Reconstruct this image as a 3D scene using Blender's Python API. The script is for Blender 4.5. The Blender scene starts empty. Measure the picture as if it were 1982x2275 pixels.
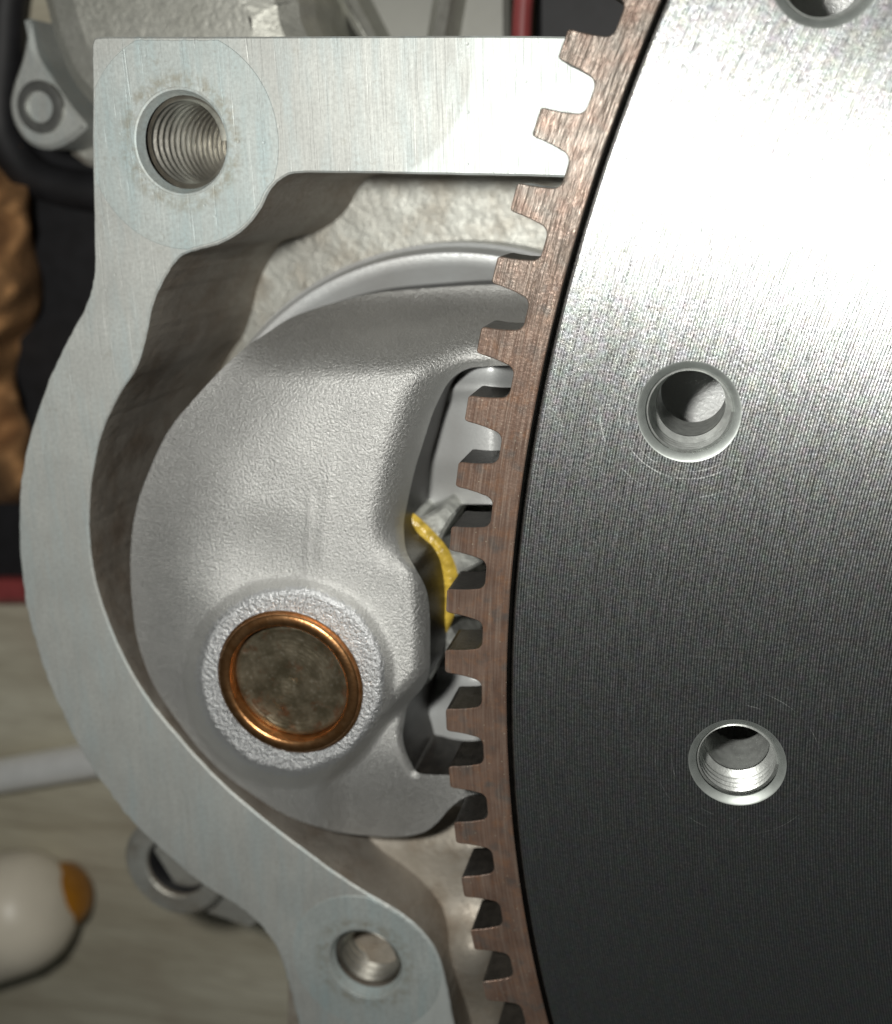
import bpy, math, random
import numpy as np
from mathutils import Vector, Matrix
from mathutils.geometry import tessellate_polygon
random.seed(7); RNG = np.random.default_rng(7)
scene = bpy.context.scene
COL = scene.collection
MM = 0.001

# ------------------------------------------------------------------ camera
PW, PH = 1982.0, 2275.0            # size of the photograph
FOC = 2500.0                       # focal length in photograph pixels
FOOT = (1640.0, 400.0)             # pixel looking straight down on the flywheel face
DIST = 120.0                       # lens height above the flywheel face, mm
_d = np.array([(FOOT[0]-PW/2)/FOC, -(FOOT[1]-PH/2)/FOC, -1.0]); _d /= np.linalg.norm(_d)
_t = np.array([0, 0, -1.0]); _v = np.cross(_d, _t); _c = _d @ _t
_K = np.array([[0, -_v[2], _v[1]], [_v[2], 0, -_v[0]], [-_v[1], _v[0], 0]])
ROT = np.eye(3) + _K + _K @ _K/(1+_c)
def PX(u, v, z=0.0):
    """photo pixel -> point (mm) on the horizontal plane at height z"""
    r = ROT @ np.array([(u-PW/2)/FOC, -(v-PH/2)/FOC, -1.0])
    return np.array([0, 0, DIST]) + r*((z-DIST)/r[2])
cam = bpy.data.cameras.new('camera'); camo = bpy.data.objects.new('camera', cam)
COL.objects.link(camo); scene.camera = camo
camo.matrix_world = Matrix.Translation((0, 0, DIST*MM)) @ Matrix(ROT.tolist()).to_4x4()
cam.sensor_fit = 'HORIZONTAL'; cam.sensor_width = 36.0; cam.lens = 36.0*FOC/PW
cam.clip_start = 0.005; cam.clip_end = 20.0
cam.dof.use_dof = True; cam.dof.focus_distance = 0.126; cam.dof.aperture_fstop = 21.0

# ------------------------------------------------------------------ light
w = bpy.data.worlds.new('World'); scene.world = w; w.use_nodes = True
w.node_tree.nodes['Background'].inputs[0].default_value = (0.80, 0.86, 0.84, 1)
w.node_tree.nodes['Background'].inputs[1].default_value = 0.032
ld = bpy.data.lights.new('phone_flash', 'POINT'); ld.energy = 0.88; ld.color = (1.0, 0.985, 0.93)
ld.shadow_soft_size = 0.0055
lo = bpy.data.objects.new('phone_flash', ld); COL.objects.link(lo); lo.location = (-30.1*MM, 9.1*MM, 0.120)
scene.view_settings.view_transform = 'Standard'; scene.view_settings.look = 'None'
scene.view_settings.exposure = 0.0; scene.view_settings.gamma = 1.0
scene.view_settings.use_curve_mapping = False

# ------------------------------------------------------------------ helpers
def thing(name, label, cat, loc=(0, 0, 0), group=None, kind=None):
    o = bpy.data.objects.new(name, None); COL.objects.link(o); o.location = [c*MM for c in loc]
    o.empty_display_size = 0.01
    o['label'] = label; o['category'] = cat
    if group: o['group'] = group
    if kind: o['kind'] = kind
    return o
def tag(o, label, cat=None, group=None, kind=None):
    o['label'] = label
    if cat: o['category'] = cat
    if group: o['group'] = group
    if kind: o['kind'] = kind
    return o
class MB:
    """mesh builder in mm"""
    def __init__(s): s.v = []; s.f = []; s.m = []
    def add(s, vs, fs, mi=0):
        b = len(s.v); s.v += [tuple(map(float, p)) for p in vs]
        s.f += [tuple(b+i for i in f) for f in fs]; s.m += [mi]*len(fs)
    def build(s, name, mats, parent=None, loc=(0, 0, 0), smooth=None):
        """loc (mm): position in the parent's frame; vertices are given in the parent's frame"""
        me = bpy.data.meshes.new(name)
        me.from_pydata([((p[0]-loc[0])*MM, (p[1]-loc[1])*MM, (p[2]-loc[2])*MM) for p in s.v], [], s.f)
        for m in (mats if isinstance(mats, (list, tuple)) else [mats]): me.materials.append(m)
        me.polygons.foreach_set('material_index', s.m)
        o = bpy.data.objects.new(name, me); COL.objects.link(o); o.location = [c*MM for c in loc]
        if parent: o.parent = parent
        if smooth is not None:
            me.polygons.foreach_set('use_smooth', [True]*len(me.polygons))
            if smooth < 180:
                import bmesh
                bm = bmesh.new(); bm.from_mesh(me); ca = math.radians(smooth)
                for e in bm.edges:
                    if len(e.link_faces) != 2 or e.calc_face_angle(0) > ca: e.smooth = False
                bm.to_mesh(me); bm.free()
        me.update(); return o
def spline(pts, n=6, closed=False):
    p = np.array(pts, float); out = []; N = len(p)
    rng = range(N if closed else N-1)
    for i in rng:
        if closed: a, b, c, d = p[(i-1) % N], p[i], p[(i+1) % N], p[(i+2) % N]
        else: a, b, c, d = p[max(i-1, 0)], p[i], p[i+1], p[min(i+2, N-1)]
        for k in range(n):
            t = k/n
            out.append(.5*((2*b)+(-a+c)*t+(2*a-5*b+4*c-d)*t*t+(-a+3*b-3*c+d)*t**3))
    if not closed: out.append(p[-1])
    return np.array(out)
def area2(l): l = np.asarray(l); x, y = l[:, 0], l[:, 1]; return .5*np.sum(x*np.roll(y, -1)-np.roll(x, -1)*y)
def inset(loop, d):
    """offset a CCW loop inwards by d"""
    p = np.asarray(loop, float)[:, :2]; a = np.roll(p, 1, 0); b = np.roll(p, -1, 0); t = b-a
    t /= np.maximum(np.linalg.norm(t, axis=1), 1e-9)[:, None]
    return p + d*np.c_[-t[:, 1], t[:, 0]]
def tri(mb, loops, z, up=True, mi=0):
    vl = [[Vector((p[0], p[1], 0)) for p in l] for l in loops]
    flat = [(p[0], p[1], z) for l in loops for p in l]
    fs = []
    for t in tessellate_polygon(vl):
        a, b, c = [flat[i] for i in t]
        s = (b[0]-a[0])*(c[1]-a[1])-(b[1]-a[1])*(c[0]-a[0])
        if abs(s) < 1e-12: continue
        fs.append(tuple(t) if (s > 0) == up else tuple(t[::-1]))
    mb.add(flat, fs, mi)
def band(mb, la, za, lb, zb, mi=0):
    n = len(la); z1 = za if np.ndim(za) else [za]*n; z2 = zb if np.ndim(zb) else [zb]*n
    vs = [(p[0], p[1], z) for p, z in zip(la, z1)] + [(p[0], p[1], z) for p, z in zip(lb, z2)]
    mb.add(vs, [(i, (i+1) % n, n+(i+1) % n, n+i) for i in range(n)], mi)
def slab(mb, outer, holes, ztop, zbot, ch=0.3, hch=0.0, mt=0, ms=1, bottom=True):
    """outer loop CCW, holes any; chamfered top edge"""
    outer = np.asarray(outer)[:, :2]
    if area2(outer) < 0: outer = outer[::-1]
    hs = []
    for h in holes:
        h = np.asarray(h)[:, :2]; hs.append(h if area2(h) < 0 else h[::-1])
    ins = inset(outer, ch) if ch else outer
    hin = [inset(h, hch) if hch else h for h in hs]
    tri(mb, [ins]+hin, ztop, True, mt)
    if ch: band(mb, outer, ztop-ch, ins, ztop, mt)
    band(mb, outer, zbot, outer, ztop-ch, ms)
    for h, hi in zip(hs, hin):
        if hch: band(mb, h, ztop-hch, hi, ztop, mt)
        band(mb, h, zbot, h, ztop-hch, ms)
    if bottom: tri(mb, [outer]+hs, zbot, False, ms)
def circ(cx, cy, r, n=64, a0=0.0): return np.array([(cx+r*math.cos(a0+2*math.pi*i/n), cy+r*math.sin(a0+2*math.pi*i/n)) for i in range(n)])
def lathe(mb, cx, cy, prof, n=64, mi=0, flip=False):
    """prof: list of (r, z) ; one closed revolution"""
    vs = []; m = len(prof)
    for r, z in prof:
        for i in range(n): a = 2*math.pi*i/n; vs.append((cx+r*math.cos(a), cy+r*math.sin(a), z))
    fs = []
    for j in range(m-1):
        for i in range(n):
            q = (j*n+i, j*n+(i+1) % n, (j+1)*n+(i+1) % n, (j+1)*n+i)
            fs.append(q[::-1] if flip else q)
    mb.add(vs, fs, mi)
def disc_cap(mb, cx, cy, r, z, n=64, mi=0):
    mb.add([(cx, cy, z)]+[(cx+r*math.cos(2*math.pi*i/n), cy+r*math.sin(2*math.pi*i/n), z) for i in range(n)],
           [(0, 1+i, 1+(i+1) % n) for i in range(n)], mi)
def thread(mb, cx, cy, r, z0, z1, pitch, depth, n=72, mi=0):
    """helical internal thread, seen from inside"""
    prof = [(0.0, 0), (.38, 1), (.5, 1), (.88, 0)]
    m = len(prof); turns = int((z0-z1)/pitch); vs = []; rows = turns*m+1
    for j in range(rows):
        k, q = divmod(j, m)
        for i in range(n+1):
            a = 2*math.pi*i/n; s = (k+prof[q][0])*pitch + pitch*i/n
            rr = r - depth*(1-prof[q][1])
            vs.append((cx+rr*math.cos(a), cy+rr*math.sin(a), max(z1, z0-s)))
    fs = [(j*(n+1)+i, j*(n+1)+i+1, (j+1)*(n+1)+i+1, (j+1)*(n+1)+i)[::-1] for j in range(rows-1) for i in range(n)]
    mb.add(vs, [f[::-1] for f in fs], mi)
def tube(mb, pts, rad, n=16, mi=0, cap=True):
    p = np.array(pts, float); m = len(p); rad = rad if np.ndim(rad) else [rad]*m
    tg = np.gradient(p, axis=0); tg /= np.linalg.norm(tg, axis=1)[:, None]
    ref = np.array([0, 0, 1.0]) if abs(tg[0][2]) < .9 else np.array([1.0, 0, 0]); vs = []
    for i in range(m):
        a = np.cross(ref, tg[i]); a /= np.linalg.norm(a); b = np.cross(tg[i], a)
        for k in range(n):
            t = 2*math.pi*k/n; vs.append(p[i]+rad[i]*(a*math.cos(t)+b*math.sin(t)))
    fs = [(j*n+k, j*n+(k+1) % n, (j+1)*n+(k+1) % n, (j+1)*n+k) for j in range(m-1) for k in range(n)]
    if cap: fs += [tuple(range(n))[::-1], tuple((m-1)*n+k for k in range(n))]
    mb.add(vs, fs, mi)
def ss(x, a, b):
    t = np.clip((np.asarray(x, float)-a)/(b-a), 0, 1); return t*t*(3-2*t)

# ------------------------------------------------------------------ materials
class Mat:
    def __init__(s, name):
        s.m = bpy.data.materials.new(name); s.m.use_nodes = True; s.nt = s.m.node_tree
        s.N = s.nt.nodes; s.L = s.nt.links; s.b = s.N['Principled BSDF']
        g = s.N.new('ShaderNodeNewGeometry'); q = s.N.new('ShaderNodeVectorMath'); q.operation = 'SCALE'
        q.inputs[3].default_value = 1000; s.L.new(g.outputs['Position'], q.inputs[0]); s.pos = q.outputs[0]; s.geo = g
    def set(s, **k):
        for n, v in k.items(): s.put(n.replace('_', ' '), v)
        return s
    def put(s, n, v):
        i = s.b.inputs[n]
        if hasattr(v, 'is_output'): s.L.new(v, i)
        else: i.default_value = (*v, 1) if isinstance(v, tuple) and len(v) == 3 and i.type == 'RGBA' else v
    def map(s, sc=(1, 1, 1), rot=0.0, src=None, loc=(0, 0, 0)):
        n = s.N.new('ShaderNodeMapping'); n.inputs['Scale'].default_value = sc; n.inputs['Rotation'].default_value = (0, 0, rot)
        n.inputs['Location'].default_value = loc
        s.L.new(src or s.pos, n.inputs['Vector']); return n.outputs[0]
    def noise(s, scale, detail=3, rough=.55, vec=None, dist=0.0):
        n = s.N.new('ShaderNodeTexNoise'); n.inputs['Scale'].default_value = scale; n.inputs['Detail'].default_value = detail
        n.inputs['Roughness'].default_value = rough; n.inputs['Distortion'].default_value = dist
        s.L.new(vec or s.pos, n.inputs['Vector']); return n.outputs[0]
    def voro(s, scale, vec=None, out='Distance', feat='F1'):
        n = s.N.new('ShaderNodeTexVoronoi'); n.feature = feat; n.inputs['Scale'].default_value = scale
        s.L.new(vec or s.pos, n.inputs['Vector']); return n.outputs[out]
    def math(s, op, a, b=0.0, c=0.0):
        n = s.N.new('ShaderNodeMath'); n.operation = op
        for i, v in enumerate((a, b, c)):
            if hasattr(v, 'is_output'): s.L.new(v, n.inputs[i])
            else: n.inputs[i].default_value = v
        return n.outputs[0]
    def rng(s, v, a, b, c, d):
        n = s.N.new('ShaderNodeMapRange'); n.clamp = True
        for i, x in enumerate((v, a, b, c, d)):
            if hasattr(x, 'is_output'): s.L.new(x, n.inputs[i])
            else: n.inputs[i].default_value = x
        return n.outputs[0]
    def mix(s, f, a, b, mode='MIX'):
        n = s.N.new('ShaderNodeMix'); n.data_type = 'RGBA'; n.blend_type = mode
        for i, x in ((0, f), (6, a), (7, b)):
            if hasattr(x, 'is_output'): s.L.new(x, n.inputs[i])
            elif isinstance(x, tuple): n.inputs[i].default_value = (*x, 1)
            else: n.inputs[i].default_value = x
        return n.outputs[2]
    def bump(s, h, dist, strength=1.0, prev=None):
        n = s.N.new('ShaderNodeBump'); n.inputs['Strength'].default_value = strength; n.inputs['Distance'].default_value = dist*MM
        s.L.new(h, n.inputs['Height'])
        if prev: s.L.new(prev, n.inputs['Normal'])
        return n.outputs[0]
    def radius(s, c):
        q = s.N.new('ShaderNodeVectorMath'); q.operation = 'SUBTRACT'; s.L.new(s.pos, q.inputs[0]); q.inputs[1].default_value = (*c, 0)
        x = s.N.new('ShaderNodeSeparateXYZ'); s.L.new(q.outputs[0], x.inputs[0])
        r2 = s.math('ADD', s.math('MULTIPLY', x.outputs[0], x.outputs[0]), s.math('MULTIPLY', x.outputs[1], x.outputs[1]))
        ang = s.math('ARCTAN2', s.math('MULTIPLY', x.outputs[1], -1), s.math('MULTIPLY', x.outputs[0], -1))
        return s.math('SQRT', r2), ang
    def polar(s, c, ra, rr):
        """vector (angle*ra, r*rr, 0): noise stretched round a centre"""
        r, a = s.radius(c); n = s.N.new('ShaderNodeCombineXYZ')
        s.L.new(s.math('MULTIPLY', a, ra), n.inputs[0]); s.L.new(s.math('MULTIPLY', r, rr), n.inputs[1]); return n.outputs[0], r

def simple(name, col, rough=.5, metal=0.0, var=.25, scale=.4, bump=.0, bscale=3.0):
    m = Mat(name); n = m.noise(scale, 4)
    m.put('Base Color', m.mix(m.rng(n, .3, .7, 0, 1), tuple(c*(1-var) for c in col), tuple(min(1, c*(1+var)) for c in col)))
    m.set(Roughness=rough, Metallic=metal)
    if bump: m.put('Normal', m.bump(m.noise(bscale, 3), bump))
    return m.m

O = np.array([168.689, -61.749])       # flywheel centre, mm
NT = 163; R_TIP, R_ROOT, R_RIN, R_DISC = 200.85, 196.35, 193.35, 192.55

DIRT = [(*PX(402, 316, -10)[:2], 6.15), (*PX(812, 2141, -10)[:2], 5.75)]
def mk_machined(name, base, dark, blue, streak_rot=0.0, metal=.42, rough=.56, mark=None):
    m = Mat(name)
    s1 = m.noise(1.0, 4, .6, m.map((3.2, .16, 1), streak_rot)); bl = m.noise(.11, 4, .6); fine = m.noise(2.2, 4, .7)
    c = m.mix(m.rng(bl, .3, .7, 0, 1), dark, base)
    c = m.mix(m.rng(m.noise(.3, 3, .5, m.map((1.6, .25, 1), streak_rot)), .45, .75, 0, .8), c, blue)
    st = m.noise(.55, 5, .75); c = m.mix(m.rng(st, .60, .78, 0, .55), c, (.36, .33, .26))
    c = m.mix(m.rng(fine, .38, .68, .0, .62), c, tuple(x*.62 for x in base))
    for hx, hy, hr in DIRT:
        r_, _a = m.radius((hx, hy)); k = m.math('MULTIPLY', m.rng(m.math('ABSOLUTE', m.math('SUBTRACT', r_, hr+.9)), .1, 1.5, 1, 0), m.rng(m.noise(.7, 4, .7), .42, .62, 0, 1))
        c = m.mix(m.math('MULTIPLY', k, .65), c, (.27, .245, .18))
    if mark is not None:
        r_, _a = m.radius(mark[:2]); sx = m.N.new('ShaderNodeSeparateXYZ'); m.L.new(m.pos, sx.inputs[0])
        k = m.math('MULTIPLY', m.rng(r_, mark[2]-.25, mark[2]+.25, 0, 1), m.math('GREATER_THAN', sx.outputs[0], mark[0]))
        c = m.mix(m.math('MULTIPLY', k, .55), c, (.62, .67, .66))
    m.put('Base Color', c)
    scr = m.noise(1.0, 1, .5, m.map((5.5, .045, 1), streak_rot+.12)); scr2 = m.noise(1.0, 1, .5, m.map((3.6, .06, 1), -.35))
    scr = m.math('MAXIMUM', m.rng(scr, .67, .71, 0, 1), m.rng(scr2, .69, .73, 0, 1))
    m.put('Roughness', m.math('SUBTRACT', m.rng(s1, .25, .75, rough-.08, rough+.10), m.math('MULTIPLY', scr, .12)))
    h = m.math('ADD', m.math('MULTIPLY', s1, .5), m.math('ADD', m.math('MULTIPLY', fine, .45), m.math('MULTIPLY', scr, -.5)))
    pits = m.rng(m.voro(.42), .03, .09, 1, 0)
    m.put('Normal', m.bump(m.math('SUBTRACT', h, m.math('MULTIPLY', pits, .8)), .035))
    m.set(Metallic=metal); return m.m
def mk_cast(name, base, dark, grain=2.6, bump=.10, metal=.8, rough=.45, stain=None, big=.0):
    m = Mat(name); bl = m.noise(.09, 4, .55); g = m.noise(grain, 3, .6); g2 = m.noise(grain*3.1, 2, .5)
    c = m.mix(m.rng(bl, .32, .68, 0, 1), dark, base)
    if stain: c = m.mix(m.rng(m.noise(.16, 4, .6), .47, .68, 0, .8), c, stain)
    c = m.mix(m.rng(g2, .35, .7, 0, .25), c, tuple(x*.55 for x in base))
    m.put('Base Color', c); m.put('Roughness', m.rng(g, .3, .7, rough-.1, rough+.12))
    nr = m.bump(m.math('ADD', g, m.math('MULTIPLY', g2, .45)), bump)
    if big: nr = m.bump(m.noise(.35, 3, .5), big, 1, nr)
    m.put('Normal', nr); m.set(Metallic=metal); return m.m

FLANGE = mk_machined('machined_aluminium', (.56, .58, .555), (.45, .46, .44), (.46, .53, .535), mark=(*PX(790, 130, -10)[:2], 13.6))
SPOT = mk_machined('spot_faced_aluminium', (.55, .59, .575), (.45, .50, .49), (.42, .53, .545))
NOSE = mk_cast('blasted_aluminium', (.80, .80, .78), (.68, .68, .665), 3.4, .20, .90, .50)
WEBM = mk_cast('smooth_cast_aluminium', (.66, .68, .68), (.56, .56, .55), 2.6, .05, .35, .40)
BOSSM = mk_cast('coarse_cast_aluminium', (.80, .81, .82), (.69, .70, .71), 2.2, .26, .9, .46)
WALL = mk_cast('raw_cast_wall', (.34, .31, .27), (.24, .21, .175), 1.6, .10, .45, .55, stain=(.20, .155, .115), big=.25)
BOWL = mk_cast('stained_cast_bowl', (.50, .46, .40), (.36, .32, .26), 1.6, .10, .5, .5, stain=(.30, .24, .18), big=.25)
BACK = mk_cast('raw_cast_aluminium', (.55, .56, .52), (.42, .41, .37), 1.6, .10, .6, .48, stain=(.36, .32, .26), big=.3)
COVER = mk_cast('cover_cast_aluminium', (.60, .60, .55), (.48, .48, .43), 1.2, .12, .6, .5, big=.2)
# ring gear faces
m = Mat('heat_browned_steel'); pv, rr = m.polar(O, 24, 3.3)
gro = m.noise(1.0, 3, .6, pv); bl = m.noise(.28, 4, .6); bl2 = m.noise(.7, 4, .6)
c = m.mix(m.rng(bl, .3, .7, 0, 1), (.145, .092, .070), (.235, .155, .118))
c = m.mix(m.rng(bl2, .5, .75, 0, .8), c, (.27, .145, .085)); c = m.mix(m.rng(m.noise(.45, 3), .54, .70, 0, .8), c, (.13, .115, .105))
c = m.mix(m.rng(gro, .45, .7, 0, .45), c, (.33, .265, .215))
sy = m.N.new('ShaderNodeSeparateXYZ'); m.L.new(m.pos, sy.inputs[0])
worn = m.math('MULTIPLY', m.rng(sy.outputs[1], -22, -2, 0, 1), m.rng(m.noise(.35, 4, .6), .36, .56, .15, 1))
c = m.mix(m.math('MULTIPLY', worn, .75), c, m.mix(gro, (.10, .085, .07), (.30, .28, .25)))
sp = m.rng(m.voro(1.1), .05, .10, 1, 0); c = m.mix(sp, c, (.42, .36, .28))
m.put('Base Color', c); m.set(Metallic=.45); m.put('Roughness', m.rng(gro, .3, .7, .26, .42))
m.put('Normal', m.bump(m.math('ADD', gro, m.math('MULTIPLY', m.noise(3.0, 3), .25)), .13, 1.0, m.bump(m.math('MULTIPLY', m.rng(sy.outputs[1], -22, -2, 0, 1), m.noise(1.0, 2, .6, m.polar(O, 16, 4.2)[0])), .20))); RINGF = m.m
RINGS = simple('oiled_dark_steel', (.024, .021, .018), .42, .3, .5, .8, .05, 2.5)
# turned flywheel face
SCR = [(*PX(1530.5, 915.5)[:2], ((7.3, .10), (6.5, .08), (9.4, .07))), (*PX(1637.5, 1695)[:2], ((7.3, .06), (9.2, .06))), (*PX(1842, -76)[:2], ((7.9, .07), (9.6, .07)))]
m = Mat('turned_steel'); pv, rr = m.polar(O, 26, 1.0)
ph = m.math('MULTIPLY', m.noise(1.0, 2, .5, m.polar(O, 12, .12)[0]), 4.0)
wav = m.math('SINE', m.math('ADD', m.math('MULTIPLY', rr, 2*math.pi/.31), ph))
fine = m.noise(1.0, 3, .65, m.polar(O, 40, 4.5)[0]); pit = m.noise(2.6, 3, .7)
rgb = m.N.new('ShaderNodeTexNoise'); rgb.inputs['Scale'].default_value = .9; rgb.inputs['Detail'].default_value = 4; m.L.new(m.pos, rgb.inputs['Vector'])
c = m.mix(.22, (.56, .575, .57), rgb.outputs[1], 'OVERLAY')
c = m.mix(m.rng(fine, .35, .7, 0, .5), c, (.30, .31, .31)); scr = None
for hx, hy, radii in SCR:
    r_, a_ = m.radius((hx, hy))
    for q, wd in radii:
        k = m.rng(m.math('ABSOLUTE', m.math('SUBTRACT', r_, q)), 0, wd, 1, 0); scr = k if scr is None else m.math('MAXIMUM', scr, k)
scr = m.math('MULTIPLY', scr, m.rng(m.noise(.22, 2), .47, .62, 0, 1))
c = m.mix(m.math('MULTIPLY', scr, .7), c, (.85, .86, .85)); m.put('Base Color', c)
rf = m.math('ADD', m.math('MULTIPLY', wav, .075), m.math('ADD', m.rng(fine, .3, .7, .30, .44), m.rng(pit, .35, .7, -.05, .06)))
m.set(Metallic=1.0, Anisotropic=.35, Anisotropic_Rotation=.25); m.put('Roughness', m.math('ADD', rf, m.math('MULTIPLY', scr, .15)))
tn = m.N.new('ShaderNodeTangent'); tn.direction_type = 'RADIAL'; tn.axis = 'Z'; m.L.new(tn.outputs[0], m.b.inputs['Tangent'])
m.put('Normal', m.bump(m.math('ADD', m.math('MULTIPLY', wav, .55), m.math('ADD', m.math('MULTIPLY', fine, .9), m.math('MULTIPLY', pit, .9))), .036)); DISCM = m.m
BORE = simple('turned_bore_steel', (.62, .64, .62), .36, .7, .2, .8, .02, 4)
RIM = simple('chamfer_steel', (.44, .47, .45), .50, .8, .12, .8)
THR = simple('tapped_aluminium', (.56, .54, .48), .30, .9, .22, .5, .02, 3)
m = Mat('bronze'); n = m.noise(1.2, 3); m.put('Base Color', m.mix(m.rng(n, .3, .7, 0, 1), (.50, .23, .085), (.72, .40, .19)))
m.set(Metallic=1.0, Roughness=.32); m.put('Normal', m.bump(m.noise(3, 3), .03)); BRONZE = m.m
BUSHC = PX(643, 1517, -2.0)
m = Mat('stained_shaft_steel'); pv, rr = m.polar(BUSHC[:2], 3, 3.0); g = m.noise(1.0, 3, .6, pv); bl = m.noise(.45, 5, .65)
c = m.mix(m.rng(bl, .35, .68, 0, 1), (.13, .11, .07), (.22, .19, .135)); c = m.mix(m.rng(m.noise(.6, 4, .6), .57, .72, 0, .8), c, (.17, .075, .035))
c = m.mix(m.rng(m.noise(1.8, 5, .75), .58, .75, 0, .6), c, (.45, .43, .37)); m.put('Base Color', c)
m.set(Metallic=.75); m.put('Roughness', m.rng(bl, .3, .7, .28, .5)); m.put('Normal', m.bump(m.math('ADD', g, m.math('MULTIPLY', bl, .5)), .09)); SHAFT = m.m
GREASE = simple('yellow_grease', (.52, .36, .055), .25, 0, .35, .8, .25, 1.2)
PINM = simple('pinion_steel', (.50, .51, .48), .34, .6, .45, .6, .08, 2)
DARK = simple('black_rubber_and_hole_shade', (.012, .012, .014), .6, 0, .3, .3)
RED = simple('red_plastic', (.30, .06, .06), .45, 0, .2, .2)
TAN = simple('tan_brown_cloth', (.40, .21, .085), .9, 0, .55, .05, .5, .8)
STEEL = simple('bright_steel', (.85, .86, .85), .35, .15, .06, .2)
CREAM = simple('cream_plastic', (.76, .70, .58), .4, 0, .06, .1)
AMBER = simple('amber_plastic', (.36, .15, .015), .3, 0, .35, .1)
BOLTM = simple('bolt_steel', (.55, .55, .52), .3, .9, .2, .4)
GREYP = simple('grey_painted_metal', (.34, .34, .31), .55, .2, .15, .05)
m = Mat('old_bench_wood'); g = m.noise(1.0, 5, .6, m.map((.018, .11, .05), -.22), .6); g2 = m.noise(1.0, 4, .6, m.map((.10, .8, .3), -.22))
c = m.mix(m.rng(g, .3, .7, 0, 1), (.44, .40, .30), (.70, .67, .54)); c = m.mix(m.rng(m.noise(.03, 3), .5, .75, 0, .6), c, (.42, .35, .27))
c = m.mix(m.rng(g2, .45, .7, 0, .35), c, (.34, .29, .22)); m.put('Base Color', c); m.set(Roughness=.7); m.put('Normal', m.bump(g2, .3)); WOOD = m.m

# ------------------------------------------------------------------ workbench
ZB = -78.0
bn = MB(); slab(bn, [(-700, -600), (700, -600), (700, 600), (-700, 600)], [], ZB, ZB-40, 1.5, 0, 0, 0)
tag(bn.build('workbench_top', WOOD), 'worn grey brown wooden workbench top under the engine', kind='structure')

# ------------------------------------------------------------------ flywheel with ring gear
fly = thing('flywheel', 'steel flywheel with turned shiny face, tapped holes and brown toothed ring gear', 'flywheel', (O[0], O[1], 0))
def rel(p): return np.asarray(p)[:2]-O
HOLES = [PX(1530.5, 915.5), PX(1637.5, 1695.0), PX(1842, -76)]
HR = 5.45                                               # radius of the hole rim
db = MB(); NC = NT*4
outer = circ(0, 0, R_DISC, NC)
hl = [circ(*rel(h), HR, 72) for h in HOLES] + [circ(0, 0, 60, 96)]
slab(db, outer, hl, 0.0, -13.0, 0.12, 0.0, 0, 1)
disc = db.build('disc', [DISCM, RIM], fly)
for h in HOLES:
    b = MB(); x, y = rel(h)
    lathe(b, x, y, [(HR, 0.0), (HR-.18, -.04), (HR-.85, -.62)], 72, 0)            # chamfer
    thread(b, x, y, HR-.62, -.45, -5.0, 1.0, .50, 72, 1)                          # upper thread
    lathe(b, x, y, [(HR-.66, -4.3), (HR-.8, -4.6), (HR-1.02, -4.75), (HR-1.7, -5.2)], 72, 1)
    thread(b, x, y, HR-1.62, -5.15, -13.0, .42, .10, 72, 1)
    lathe(b, x, y, [(HR-1.7, -13.0), (HR-.02, -13.02)], 72, 1)
    b.build('bolt_hole', [RIM, BORE], fly, (x, y, 0), 50)
hb = MB(); lathe(hb, 0, 0, [(60, -2), (60, -13), (55, -16), (55, -26)][::-1], 96, 0); disc_cap(hb, 0, 0, 60, -2.0, 96)
hb.build('hub', RIM, fly, (0, 0, 0), 40)
# ring: body and teeth
ZR, ZRB = -0.25, -6.9
rb = MB(); P0 = 2*math.pi/NT; A0 = math.radians(156.831)   # A0: middle of a gap
outr = circ(0, 0, R_ROOT-.35, NC, A0); inr = circ(0, 0, R_RIN, NC, A0); inr2 = circ(0, 0, R_RIN+.12, NC, A0)
band(rb, outr, ZR, inr2, ZR, 0); band(rb, inr2, ZR, inr, ZR-.12, 0)
band(rb, inr, ZR-.12, inr, ZRB, 1); band(rb, inr, ZRB, outr, ZRB, 1)
lathe(rb, 0, 0, [(R_RIN+.01, -3.0), (R_DISC-.02, -3.0)][::-1], NC, 1)   # floor of the narrow groove
ring = rb.build('ring_gear', [RINGF, RINGS], fly)
def tooth_profile():
    """half profile (angle offset mm at tip radius scale, radius); from the gap middle to the tip"""
    p = R_ROOT*P0; pts = []
    pts.append((p/2, R_ROOT))                              # gap middle
    w_gap = .98                                           # half width of the gap floor before the fillet
    fr = 1.0
    cx, cy = p/2-w_gap+.12, R_ROOT+fr
    for t in (0, 22, 45, 66, 80):
        a = math.radians(t); pts.append((cx-fr*math.sin(a), cy-fr*math.cos(a)))
    x0, y0 = pts[-1]
    xt = 1.50
    for t in (.35, .7, .93): pts.append((x0+(xt-x0)*t-.10*math.sin(math.pi*t), y0+(R_TIP-.22-y0)*t))
    pts += [(xt-.10, R_TIP-.12), (xt-.30, R_TIP)]
    return pts
hp = tooth_profile()
prof = [(x/R_ROOT if r < R_ROOT+.01 else x/r, r) for x, r in hp]; prof = prof + [(-a, r) for a, r in prof[::-1]]
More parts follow.
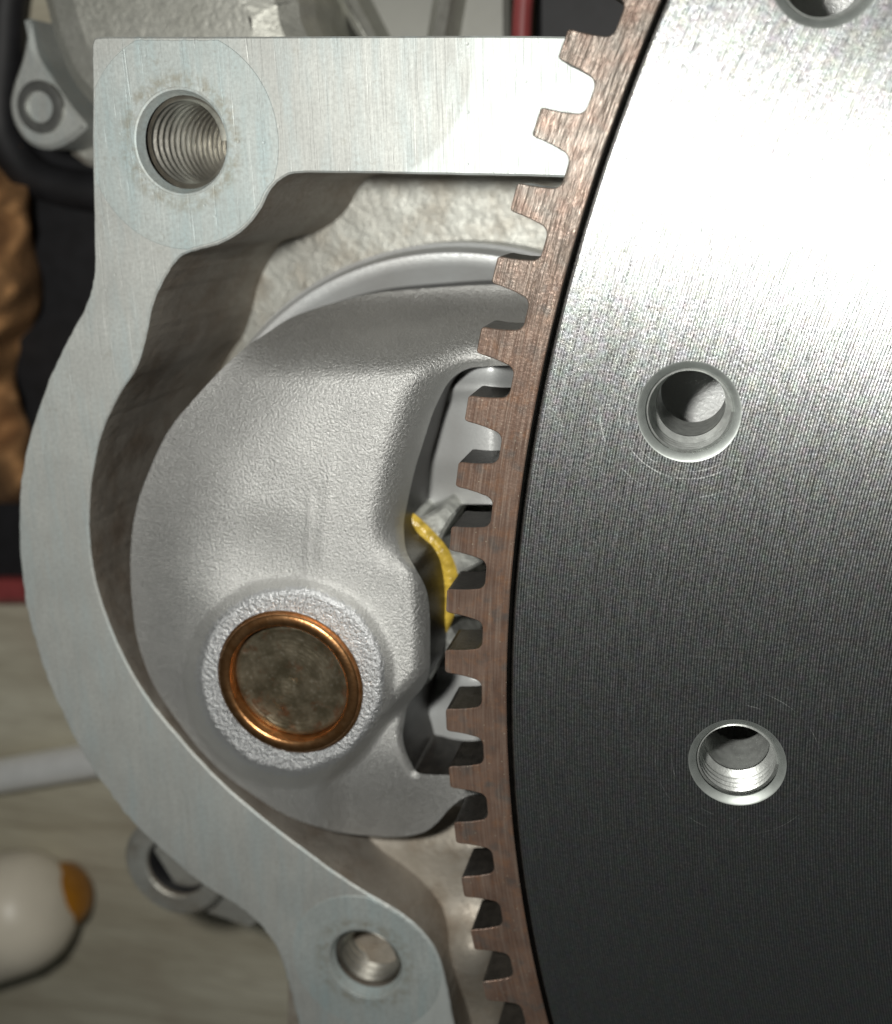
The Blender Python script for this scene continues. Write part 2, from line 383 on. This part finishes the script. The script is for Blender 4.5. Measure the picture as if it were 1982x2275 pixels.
# local frame: tooth axis along +X at angle 0
top = [(r*math.cos(a), r*math.sin(a)) for a, r in prof]
base = [((R_ROOT-.35)*math.cos(a), (R_ROOT-.35)*math.sin(a)) for a in (-P0/2, -P0/4, 0, P0/4, P0/2)]
loop = np.array(top + base)                                # gap(+)->tip->gap(-)->base back to +
if area2(loop) > 0: pass
tb = MB(); n = len(top); CH = .11
lp = loop if area2(loop) > 0 else loop[::-1]
ins_all = inset(loop, -CH if area2(loop) < 0 else CH)
ins_top = [tuple(ins_all[i]) for i in range(n)]
ins_top[0] = ((R_ROOT-CH)*math.cos(P0/2), (R_ROOT-CH)*math.sin(P0/2)); ins_top[-1] = (ins_top[0][0], -ins_top[0][1])
tri(tb, [np.array(ins_top+base)], ZR, True, 0)
for i in range(n-1):
    a, b_, c_, d_ = ins_top[i], ins_top[i+1], top[i+1], top[i]
    tb.add([(*a, ZR), (*b_, ZR), (*c_, ZR-CH), (*d_, ZR-CH)], [(0, 3, 2, 1)], 0)
    tb.add([(*d_, ZR-CH), (*c_, ZR-CH), (*c_, ZRB), (*d_, ZRB)], [(0, 3, 2, 1)], 1)
tri(tb, [np.array(top+base)], ZRB, False, 1)
t0 = tb.build('tooth', [RINGF, RINGS], ring)
for k in range(NT):
    o = t0 if k == 0 else t0.copy()
    if k: COL.objects.link(o); o.parent = ring
    o.rotation_euler = (0, 0, A0 + P0*(k+.5))

# ------------------------------------------------------------------ engine block
block = thing('engine_block', 'silver aluminium engine block with curved machined flange and two tapped bolt holes', 'engine block', (-60, -40, ZB))
BO = np.array([-60, -40, ZB])
ZF = -10.0
outer_px = [(1340, 82), (1100, 79), (800, 80), (500, 81), (300, 81), (222, 82), (206, 92), (204, 130), (205, 300), (208, 480), (209, 590), (203, 640), (186, 690), (150, 752), (114, 832), (80, 922), (55, 1015), (43, 1120),
    (43, 1220), (55, 1330), (75, 1420), (105, 1510), (150, 1610), (200, 1700), (250, 1772), (305, 1838), (400, 1926), (470, 1978), (535, 2018), (590, 2070), (620, 2120), (640, 2185), (662, 2275), (690, 2400)]
inner_px = [(1035, 2400), (1008, 2275), (992, 2190), (972, 2120), (938, 2070), (888, 2028), (820, 1988), (760, 1950), (690, 1900), (560, 1800), (470, 1718), (390, 1630), (320, 1540), (260, 1430), (216, 1310), (200, 1220), (197, 1140),
    (205, 1050), (226, 960), (262, 880), (302, 818), (325, 740), (340, 672), (368, 612), (398, 572), (438, 555), (490, 540), (538, 512), (575, 470), (600, 422), (628, 394), (662, 384), (760, 383), (900, 386), (1100, 390), (1262, 394)]
def rough_edge(l, amp):
    n = len(l); k = np.cumsum(RNG.normal(size=n)); k -= np.linspace(k[0], k[-1], n)
    j = RNG.normal(size=(n, 2))*amp*.5 + np.c_[np.convolve(RNG.normal(size=n), np.ones(5)/5, 'same')]*amp
    return l + j
po = spline(outer_px, 6); pi_ = spline(inner_px, 6)
po[40:] = rough_edge(po[40:], 1.2); po[110:] = rough_edge(po[110:], 1.6); pi_ = rough_edge(pi_, .55)
fl = np.array([PX(u, v, ZF)[:2] for u, v in po] + [PX(u, v, ZF)[:2] for u, v in pi_])
# the arm ends in an arc that clears the flywheel disc
arm_top, arm_bot = PX(1400, 83, ZF)[:2], PX(1330, 395, ZF)[:2]
fl = np.vstack([fl, [arm_bot, PX(1362, 240, ZF)[:2], arm_top]])
B1, B2 = PX(402, 316, ZF), PX(812, 2141, ZF)               # bolt holes
R1, R2 = 6.15, 5.75
ZWALL = -46.0
fb = MB(); slab(fb, fl, [circ(*B1[:2], R1, 72), circ(*B2[:2], R2, 72)], ZF, ZWALL, .22, 0, 0, 1)
for i, p in enumerate(fb.v): fb.v[i] = (p[0]-BO[0], p[1]-BO[1], p[2]-BO[2])
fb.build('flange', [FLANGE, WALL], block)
def bl(mb): mb.v = [(p[0]-BO[0], p[1]-BO[1], p[2]-BO[2]) for p in mb.v]; return mb
for (B, R, pit) in ((B1, R1, 1.5), (B2, R2, 1.3)):
    b = MB()
    lathe(b, B[0], B[1], [(R, ZF), (R-.22, ZF-.05), (R-.5, ZF-.75), (R-.75, ZF-1.35)], 72, 0)
    thread(b, B[0], B[1], R-.55, ZF-1.0, ZF-26, pit, .80, 72, 1)
    disc_cap(b, B[0], B[1], R-.7, ZF-25.5, 72, 1)
    bl(b).build('threaded_hole', [SPOT, THR], block, tuple(B-BO), 50)
# spot faces: 0.06 mm proud discs, clipped to the flange outline
def inside(p, poly):
    x, y = p; c = False; n = len(poly); j = n-1
    for i in range(n):
        xi, yi = poly[i]; xj, yj = poly[j]
        if (yi > y) != (yj > y) and x < (xj-xi)*(y-yi)/(yj-yi)+xi: c = not c
        j = i
    return c
fin = inset(fl if area2(fl) > 0 else fl[::-1], .30)
for B, R, RS in ((B1, R1, 12.55), (B2, R2, 11.2)):
    sl = []
    for i in range(180):
        a = 2*math.pi*i/180; r = RS
        while r > R+.6 and not inside((B[0]+r*math.cos(a), B[1]+r*math.sin(a)), fin): r -= .12
        sl.append((B[0]+r*math.cos(a), B[1]+r*math.sin(a)))
    b = MB(); slab(b, sl, [circ(B[0], B[1], R+.05, 72)], ZF+.07, ZF-.02, .09, .05, 0, 0, False)
    bl(b).build('spot_face', SPOT, block)
# back wall of the bowl
ZBW = -44.0
hull = np.vstack([[PX(u, v, ZF)[:2] for u, v in po], [PX(1500, 2400, ZF)[:2], PX(1500, 82, ZF)[:2]]]); hull = hull if area2(hull) > 0 else hull[::-1]
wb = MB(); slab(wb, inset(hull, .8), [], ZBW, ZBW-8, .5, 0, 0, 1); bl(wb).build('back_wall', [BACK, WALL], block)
# ledge below the arm that catches the light
# cast bowl floor at the lower right
def grid_patch(us, vs, zf, name, mat, parent, org, skirt=None, smooth=True):
    mb = MB(); nu, nv = len(us), len(vs)
    pts = [PX(u, v, zf(u, v)) for v in vs for u in us]
    fs = [(j*nu+i, (j+1)*nu+i, (j+1)*nu+i+1, j*nu+i+1) for j in range(nv-1) for i in range(nu-1)]
    mb.add([p-org for p in pts], fs)
    if skirt is not None:
        idx = [i for i in range(nu)] + [j*nu+nu-1 for j in range(1, nv)] + [(nv-1)*nu+i for i in range(nu-2, -1, -1)] + [j*nu for j in range(nv-2, 0, -1)]
        tp = [mb.v[i] for i in idx]; n = len(tp)
        mb.add(tp+[(p[0], p[1], skirt-org[2]) for p in tp], [(i, (i+1) % n, n+(i+1) % n, n+i) for i in range(n)])
    return mb.build(name, mat, parent, (0, 0, 0), 60 if smooth else None)
def floor_z(u, v):
    z = -19.5 + 3.0*ss(v, 1900, 2200) - 2.5*ss(v, 1900, 1790)
    z += 4.2*math.exp(-((u-1050)/70)**2-((v-2120)/75)**2)
    z += .7*math.sin(u*.013+v*.007) - 5.0*ss(u, 1085, 1190)
    return z
grid_patch(np.linspace(640, 1260, 60), np.linspace(1790, 2460, 60), floor_z, 'bowl_floor', BOWL, block, BO, ZWALL)
# lug with a hole outside the flange
L0 = PX(384, 1932, -30); lb = MB()
slab(lb, np.vstack([circ(L0[0], L0[1], 9.3, 64)]), [circ(L0[0]+.4, L0[1]+.2, 5.4, 40)], -30, -44, .9, .3, 0, 1)
lug = bl(lb).build('lug', [BACK, WALL], block)
nb = MB(); lathe(nb, L0[0]+.4, L0[1]+.2, [(5.35, -31), (5.3, -43)], 40); disc_cap(nb, L0[0]+.4, L0[1]+.2, 5.4, -34, 40)
bl(nb).build('lug_hole_shade', DARK, block)  # black lining and cap stand in for the shade inside the hole
wb = MB(); slab(wb, [PX(u, v, -34)[:2] for u, v in ((330, 1860), (420, 2010), (560, 2060), (640, 2000), (500, 1860))], [], -33, -46, .8, 0, 0, 1)
bl(wb).build('lug_web', [BACK, WALL], block)
# pad under the flywheel and the lower body down to the bench
pb = MB(); pl = circ(O[0], O[1], 186, 160)
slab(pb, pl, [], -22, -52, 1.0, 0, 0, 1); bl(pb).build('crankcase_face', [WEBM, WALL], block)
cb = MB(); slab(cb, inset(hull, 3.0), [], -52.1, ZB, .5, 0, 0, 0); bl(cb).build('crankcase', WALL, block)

# ------------------------------------------------------------------ starter motor
SO = np.array([BUSHC[0], BUSHC[1], -44.0])
starter = thing('starter_motor', 'grey cast starter motor nose with bronze bush set in the block recess', 'starter motor', tuple(SO))
left_px = [(1190, 632), (1060, 634), (960, 640), (847, 650), (769, 665), (690, 689), (640, 709), (590, 742), (542, 775), (487, 826), (418, 902), (370, 965), (327, 1058), (303, 1130), (292, 1200), (290, 1260), (294, 1340), (306, 1423), (340, 1518), (408, 1620), (476, 1699), (544, 1753), (632, 1809), (730, 1844), (800, 1855), (862, 1860), (900, 1859)]
right_px = [(900, 1859), (944, 1848), (975, 1824), (998, 1797), (1032, 1772), (1090, 1752), (1094, 1730), (1040, 1724), (990, 1722), (950, 1721), (926, 1716), (914, 1696), (901, 1668), (895, 1636), (898, 1608), (904, 1573), (917, 1551), (936, 1532), (952, 1500), (956, 1453), (954, 1352), (945, 1304), (926, 1268), (904, 1228), (898, 1190), (898, 1156), (907, 1108), (923, 1039), (939, 988), (958, 928), (977, 884), (1002, 843), (1040, 819), (1084, 814), (1130, 812), (1190, 812)]
lp_ = spline(left_px, 4); rp_ = spline(right_px, 4)
def segdist(P, poly):
    a = poly[:-1]; b = poly[1:]; d = b-a; L2 = (d**2).sum(1)+1e-9; out = np.full(len(P), 1e9)
    for i in range(len(a)):
        t = np.clip(((P-a[i])*d[i]).sum(1)/L2[i], 0, 1); out = np.minimum(out, np.linalg.norm(P-(a[i]+t[:, None]*d[i]), axis=1))
    return out
from mathutils.geometry import delaunay_2d_cdt
def resample(p, step):
    d = np.r_[0, np.cumsum(np.hypot(*np.diff(p, axis=0).T))]; n = max(2, int(d[-1]/step)); t = np.linspace(0, d[-1], n+1)
    return np.c_[np.interp(t, d, p[:, 0]), np.interp(t, d, p[:, 1])]
bl_ = np.vstack([resample(lp_, 4.5)[:-1], resample(rp_, 4.5), resample(np.array([(1190., 808.), (1190., 636.)]), 6)])
gu, gv = np.meshgrid(np.arange(285, 1190, 4.6), np.arange(634, 1862, 4.6)); gp = np.c_[gu.ravel(), gv.ravel()]; gp[:, 0] += 2.3*((np.round((gp[:, 1]-634)/4.6) % 2))
xx, yy = bl_.T; x2, y2 = np.roll(xx, -1), np.roll(yy, -1); ins_ = np.zeros(len(gp), bool)
for a1, b1, a2, b2 in zip(xx, yy, x2, y2):
    if b1 == b2: continue
    c_ = ((b1 > gp[:, 1]) != (b2 > gp[:, 1])) & (gp[:, 0] < (a2-a1)*(gp[:, 1]-b1)/(b2-b1)+a1); ins_ ^= c_
gp = gp[ins_]; gp = gp[segdist(gp, np.vstack([bl_, bl_[:1]])) > 2.4]
NB = len(bl_); allp = np.vstack([bl_, gp])
cv, _e, cf, *_r = delaunay_2d_cdt([Vector(p) for p in allp], [(k, (k+1) % NB) for k in range(NB)], [], 1, 1e-5)
UV = np.array([tuple(p) for p in cv]); U, V = UV.T
dL = segdist(UV, lp_); dR = segdist(UV, rp_[(rp_[:, 1] < 1715) & (rp_[:, 1] > 813.5) | (rp_[:, 0] > 1e5)])
Z = -4.0 - 7.9*(1-ss(dL, -70, 240))**1.2
Z -= 15.0*ss(V, 850, 640)**1.15 * ss(U, 420, 640)                       # upper shoulder falls away
Z -= 6.0*(1-np.clip(dR/100, 0, 1))**2 * ss(V, 1290, 1160)                # rounded lip along the opening
Z -= 1.2*(1-np.clip(dR/22, 0, 1))**2
Z -= 1.3*ss(np.hypot((U-560)/1.3, (V-1240)), 140, 10)                   # hollow between panel and boss
Z += .22*np.exp(-((U-(730-.12*(V-1100)))/16)**2)*ss(V, 1000, 1080)*ss(V, 1290, 1220)
Z += .14*np.exp(-((U-(690-.05*(V-1100)))/8)**2)*ss(V, 1080, 1120)*ss(V, 1300, 1240)
# plateau right of the boss and the step below it
A_, B_ = np.array([975.0, 1478.0]), np.array([735.0, 1722.0]); dn = np.array([B_[1]-A_[1], -(B_[0]-A_[0])]); dn /= np.linalg.norm(dn)
sd = (UV-A_) @ dn
low = ss(sd, -14, 16)*ss(U, 690, 780); plate_ = ss(V, 1240, 1330)*ss(U, 700, 820)*(1-ss(sd, -14, 16))
Z = Z*(1-plate_) + (-4.2)*plate_ - 3.6*low
Z -= 2.8*plate_*(1-np.clip(dR/45, 0, 1))**1.6
# boss round the bush
rb_ = np.hypot((U-645)/1.0, (V-1512)/1.0)
wob = 2*np.sin(3*np.arctan2(V-1512, U-645))+1.2*np.sin(11*np.arctan2(V-1512, U-645)+1)
bz = 1-ss(rb_+wob, 194, 240); Z = Z*(1-bz) + (-2.1)*bz
keep = rb_ > 147
nb_ = MB()
pts = np.array([PX(u, v, z) for u, v, z in zip(U, V, Z)])-SO
fs = []; ms = []
for q in cf:
    q = list(q)
    if not any(keep[q]): continue
    a_, b_, c_ = UV[q[0]], UV[q[1]], UV[q[2]]
    if (b_[0]-a_[0])*(c_[1]-a_[1])-(b_[1]-a_[1])*(c_[0]-a_[0]) > 0: q = q[::-1]
    fs.append(tuple(q)); ms.append(1 if bz[q[0]] > .72 else 0)
nb_.v = [tuple(map(float, p)) for p in pts]; nb_.f = fs; nb_.m = ms
tp = [nb_.v[k] for k in range(NB)]; n = NB
nb_.add(tp+[(p[0], p[1], -34-SO[2]) for p in tp], [(i, (i+1) % n, n+(i+1) % n, n+i) for i in range(n)], 2)
nose = nb_.build('nose_housing', [NOSE, BOSSM, RINGS], starter, (0, 0, 0), 55)
# bush and shaft end
sc = float(np.hypot(*(PX(703, 1517, -1.7)-PX(583, 1517, -1.7))[:2]))/120
RBO, RBI = 9.45, 7.85
b = MB(); lathe(b, 0, 0, [(RBO+.35, -1.95), (RBO+.02, -1.9), (RBO, -1.5), (RBO-.25, -1.28), (RBI+.28, -1.28), (RBI, -1.5), (RBI-.05, -6)], 96)
b.v = [(p[0], p[1], p[2]-SO[2]) for p in b.v]; bush = b.build('bush', BRONZE, starter, (0, 0, 0), 60)
b = MB(); lathe(b, 0, 0, [(RBI-.04, -8), (RBI-.06, -3.1), (RBI-.5, -2.65), (RBI-1.0, -2.75), (RBI-1.6, -2.95), (RBI-3, -2.9), (1.6, -2.95), (.8, -3.05), (0.02, -3.1)], 96)
b.v = [(p[0], p[1], p[2]-SO[2]) for p in b.v]; b.build('shaft', SHAFT, starter, (0, 0, 0), 60)
# collar that closes the bore behind the nose
arc = [(550, 763), (612, 709), (690, 642), (788, 595), (886, 568), (964, 558), (1000, 556)]
ap = np.array([PX(u, v, -33)[:2] for u, v in arc]); A = np.c_[2*ap, np.ones(len(ap))]; s_ = np.linalg.lstsq(A, (ap**2).sum(1), rcond=None)[0]
cc = s_[:2]; cr = math.sqrt(s_[2]+cc@cc)
b = MB(); lathe(b, cc[0]-SO[0], cc[1]-SO[1], [(cr+.9, -44), (cr+.9, -36.5), (cr+.35, -36.2), (cr+.1, -33.6), (cr-.35, -32.9), (cr-1.2, -32.8), (cr-2.2, -33.3), (cr-3.6, -34.8), (cr-6, -36.0), (cr-12, -36.4), (cr-13, -44)], 128)
b.v = [(p[0], p[1], p[2]-SO[2]) for p in b.v]; b.build('collar', WEBM, starter, (0, 0, 0), 50)
# pinion behind the ring gear
ZP = -15.5; RPR, RPO, NP = 11.6, 15.6, 13
g0, g1 = PX(936, 1168, ZP)[:2], PX(1006, 1335, ZP)[:2]; md = (g0+g1)/2; ch = (g1-g0); hl_ = np.hypot(*ch)/2
pc = md + np.array([ch[1], -ch[0]])/(2*hl_)*math.sqrt(max(0, (RPR-.6)**2-hl_**2)); PC = np.array([pc[0], pc[1], ZP])-SO
pn = MB(); lp2 = []
for k in range(NP):
    a = 2*math.pi*(k+.62)/NP; p_ = 2*math.pi/NP
    for da, r in ((-.5, RPR), (-.36, RPR), (-.26, RPR+1.0), (-.13, RPO-.2), (-.08, RPO), (.08, RPO), (.13, RPO-.2), (.26, RPR+1.0), (.36, RPR)): lp2.append((PC[0]+r*math.cos(a+da*p_), PC[1]+r*math.sin(a+da*p_)))
slab(pn, lp2, [], PC[2], PC[2]-12, .45, 0, 0, 0); pin = pn.build('pinion', PINM, starter)
gr = MB(); lathe(gr, 0, 0, [(RPR+.15, -.05), (RPR-.15, .55), (RPR-.9, .85), (RPR-1.7, .55), (RPR-3.0, .15), (RPR-3.4, -.1)], 96)
gr.v = [(PC[0]+p[0]*(1+.012*math.sin(5*math.atan2(p[1], p[0]))), PC[1]+p[1]*(1+.015*math.sin(7*math.atan2(p[1], p[0]))), PC[2]+p[2]) for p in gr.v]
gr.build('grease_ring', GREASE, pin, (0, 0, 0), 60)
sh = MB(); lathe(sh, PC[0], PC[1], [(RPR-3.3, PC[2]-.2), (RPR-3.4, PC[2]+1.4), (RPR-4.2, PC[2]+1.9), (1, PC[2]+1.9)], 64); sh.build('pinion_hub', SHAFT, pin, (0, 0, 0), 50)
# inner web of the housing behind the opening
def web_z(u, v): return -20.5 + 6*ss(u, 940, 1090) + 2.2*math.exp(-((v-862)/22)**2) - 3*ss(v, 1010, 1110) - 5*ss(u, 1090, 1180)
grid_patch(np.linspace(880, 1240, 50), np.linspace(806, 1120, 60), web_z, 'inner_web', WEBM, starter, SO, -36)
def web2_z(u, v): return -20.0 + 3.0*ss(u, 960, 1080) - 6*ss(v, 1590, 1500) - 7*((u-1010)/150)**2
grid_patch(np.linspace(860, 1150, 40), np.linspace(1480, 1790, 50), web2_z, 'lower_web', WEBM, starter, SO, -36)

# ------------------------------------------------------------------ engine side cover (top left, behind the flange)
ec = thing('side_cover', 'rough grey cast engine cover with bolted ear behind the flange corner', 'engine cover', (-70, 40, ZB))
EO = np.array([-70, 40, ZB])
def el(mb): mb.v = [(p[0]-EO[0], p[1]-EO[1], p[2]-EO[2]) for p in mb.v]; return mb
ZC = -40.0
cov = spline([(640, -60), (672, 30), (700, 110), (720, 260), (560, 420), (330, 400), (240, 330), (170, 250), (120, 190), (85, 110), (58, 20), (45, -80), (150, -260), (420, -300)], 6, True)
b = MB(); cl = np.array([PX(u, v, ZC)[:2] for u, v in cov]); cl = cl if area2(cl) > 0 else cl[::-1]
lv = [(0, ZC-12), (.4, ZC-7), (1.6, ZC-3.4), (4, ZC-1.1), (8, ZC)]
for (d0, z0), (d1, z1) in zip(lv[:-1], lv[1:]): band(b, inset(cl, d0), z0, inset(cl, d1), z1)
tri(b, [inset(cl, 8)], ZC, True); band(b, cl, ZB, cl, ZC-12)
el(b).build('body', COVER, ec, (0, 0, 0), 40)
ear = spline([(62, 40), (80, 120), (110, 170), (150, 230), (186, 275), (180, 292), (150, 315), (105, 332), (60, 318), (30, 280), (18, 235), (25, 190), (45, 130), (55, 80)], 6, True)
b = MB(); e_ = np.array([PX(u, v, ZC-4)[:2] for u, v in ear]); slab(b, e_, [], ZC-4, ZC-16, .7, 0, 0, 0); eo = el(b).build('ear', FLANGE, ec, (0, 0, 0), 40)
bc = PX(92, 238, ZC-4)[:2]; b = MB()
lathe(b, bc[0], bc[1], [(4.0, ZC-4.02), (3.9, ZC-3.5), (2.6, ZC-3.3), (2.3, ZC-3.4), (2.2, ZC-6)], 40); disc_cap(b, bc[0], bc[1], 2.25, ZC-5.2, 6)
el(b).build('bolt', BOLTM, ec, (0, 0, 0), 50)
e2 = MB(); r2 = spline([(150, 330), (205, 290), (330, 300), (330, 380), (205, 372), (165, 352)], 5, True)
slab(e2, np.array([PX(u, v, ZC-14)[:2] for u, v in r2]), [], ZC-14, ZC-30, 1.2, 0, 0, 0); el(e2).build('lower_rim', COVER, ec, (0, 0, 0), 40)
# light ribs beside the cover
for (p0, p1, w0, w1) in (((735, -60), (838, 130), 22, 16), ((985, -60), (955, 130), 20, 19)):
    b = MB(); a = np.array(p0, float); c = np.array(p1, float); t = (c-a)/np.linalg.norm(c-a); nn = np.array([-t[1], t[0]])
    q = [a+nn*w0, c+nn*w1, c-nn*w1, a-nn*w0]; slab(b, np.array([PX(u, v, -58)[:2] for u, v in q]), [], -58, ZB, 1.4, 0, 0, 0)
    el(b).build('rib', COVER, ec)
b = MB(); slab(b, np.array([PX(u, v, -69)[:2] for u, v in ((690, -150), (1128, -150), (1128, 160), (690, 160))]), [], -69, ZB, 1.5, 0, 0, 0)
el(b).build('rear_panel', GREYP, ec)

# ------------------------------------------------------------------ loose things on the bench
def on_bench(u, v, h): return PX(u, v, ZB+h)
b = MB(); pts = [PX(1162+4*math.sin(k*.9), v, -66) for k, v in enumerate(np.linspace(-160, 190, 8))]; tube(b, pts, 1.55, 16)
e = pts[-1]; rc = b.build('red_cable', RED); tag(rc, 'red cable passing between the grey ribs and a black case, behind the flange arm', 'cable')
b = MB(); slab(b, np.array([PX(u, v, -72)[:2] for u, v in ((1186, -160), (1480, -160), (1480, 170), (1186, 170))]), [], -71, ZB, 2, 0, 0, 0)
tag(b.build('black_case', DARK), 'black plastic case standing next to the red cable', 'case')
b = MB(); pts = [PX(u, v, -72) for u, v in ((40, -160), (14, 0), (6, 120), (-2, 220), (6, 300), (60, 380), (140, 415), (260, 430), (400, 440))]
pts = spline(pts, 6); tube(b, pts, 3.6, 18); tag(b.build('black_hose', DARK, None, (0, 0, 0), 60), 'black rubber hose curving round the ear of the cast cover', 'hose')
# brown rag
b = MB(); nu, nv = 40, 70; vs2 = []
for j in range(nv):
    for i in range(nu):
        u = -260 + 330*i/(nu-1); v = 300 + 820*j/(nv-1)
        edge_ = 12*math.sin(v*.021)+22*math.sin(v*.0113+1.2); u2 = u + edge_*(i/(nu-1))
        h = 6 + 16*max(0, math.sin(math.pi*min(1, (j+.5)/nv)))**.5*(1-abs(2*i/(nu-1)-1)**3) + 4*math.sin(u*.035+v*.012)+3.5*math.sin(v*.032-u*.02)+1.5*math.sin(v*.07+u*.05)
        if i in (0, nu-1) or j in (0, nv-1): h = .2
        vs2.append(PX(u2, v, ZB+max(.2, h)))
b.add(vs2, [(j*nu+i, (j+1)*nu+i, (j+1)*nu+i+1, j*nu+i+1) for j in range(nv-1) for i in range(nu-1)])
tag(b.build('rag', TAN, None, (0, 0, 0), 180), 'crumpled tan brown rag on the bench left of the block', 'rag')
# dark mat and red strip
b = MB(); slab(b, np.array([PX(u, v, ZB+2)[:2] for u, v in ((-400, 120), (700, 120), (700, 1292), (-400, 1292))]), [], ZB+2, ZB, .5, 0, 0, 0)
tag(b.build('rubber_mat', DARK), 'black rubber mat on the workbench behind the block', 'mat')
b = MB(); slab(b, np.array([PX(u, v, ZB+6)[:2] for u, v in ((-400, 1298), (600, 1288), (600, 1342), (-400, 1350))]), [], ZB+6, ZB, 1.5, 0, 0, 0)
tag(b.build('red_strip', RED), 'narrow red plastic strip lying along the edge of the black mat', 'strip')
# steel rod
b = MB(); p0, p1 = on_bench(-160, 1752, 4.3), on_bench(420, 1652, 4.3); tube(b, [p0+(p1-p0)*t for t in np.linspace(0, 1, 6)], 3.9, 24)
tag(b.build('steel_rod', STEEL, None, (0, 0, 0), 60), 'bright round steel rod lying on the workbench', 'rod')
# cream handle with amber end
hd = thing('tool_handle', 'cream rounded tool handle with amber plastic end lying on the workbench', 'handle', tuple(on_bench(20, 2040, 0)))
HO = on_bench(20, 2040, 0)
a = on_bench(-260, 2120, 14); c = on_bench(60, 2018, 14); dr = (c-a)/np.linalg.norm(c-a)
b = MB(); R_ = 13.6; prof_ = [(0, R_), (.6, R_), (.80, R_*.98), (.88, R_*.90), (.94, R_*.74), (.98, R_*.48), (1.0, .3)]
Lh = np.linalg.norm(c-a)+9; tube(b, [a+dr*Lh*t-HO for t, r in prof_], [r for t, r in prof_], 32); b.build('grip', CREAM, hd, (0, 0, 0), 60)
b = MB(); c2 = on_bench(128, 1992, 7.6); tube(b, [c2-dr*12-HO, c2+dr*1-HO, c2+dr*4-HO, c2+dr*6-HO, c2+dr*6.6-HO], [7.4, 7.4, 6.8, 4.5, .4], 28); b.build('end_cap', AMBER, hd, (0, 0, 0), 60)
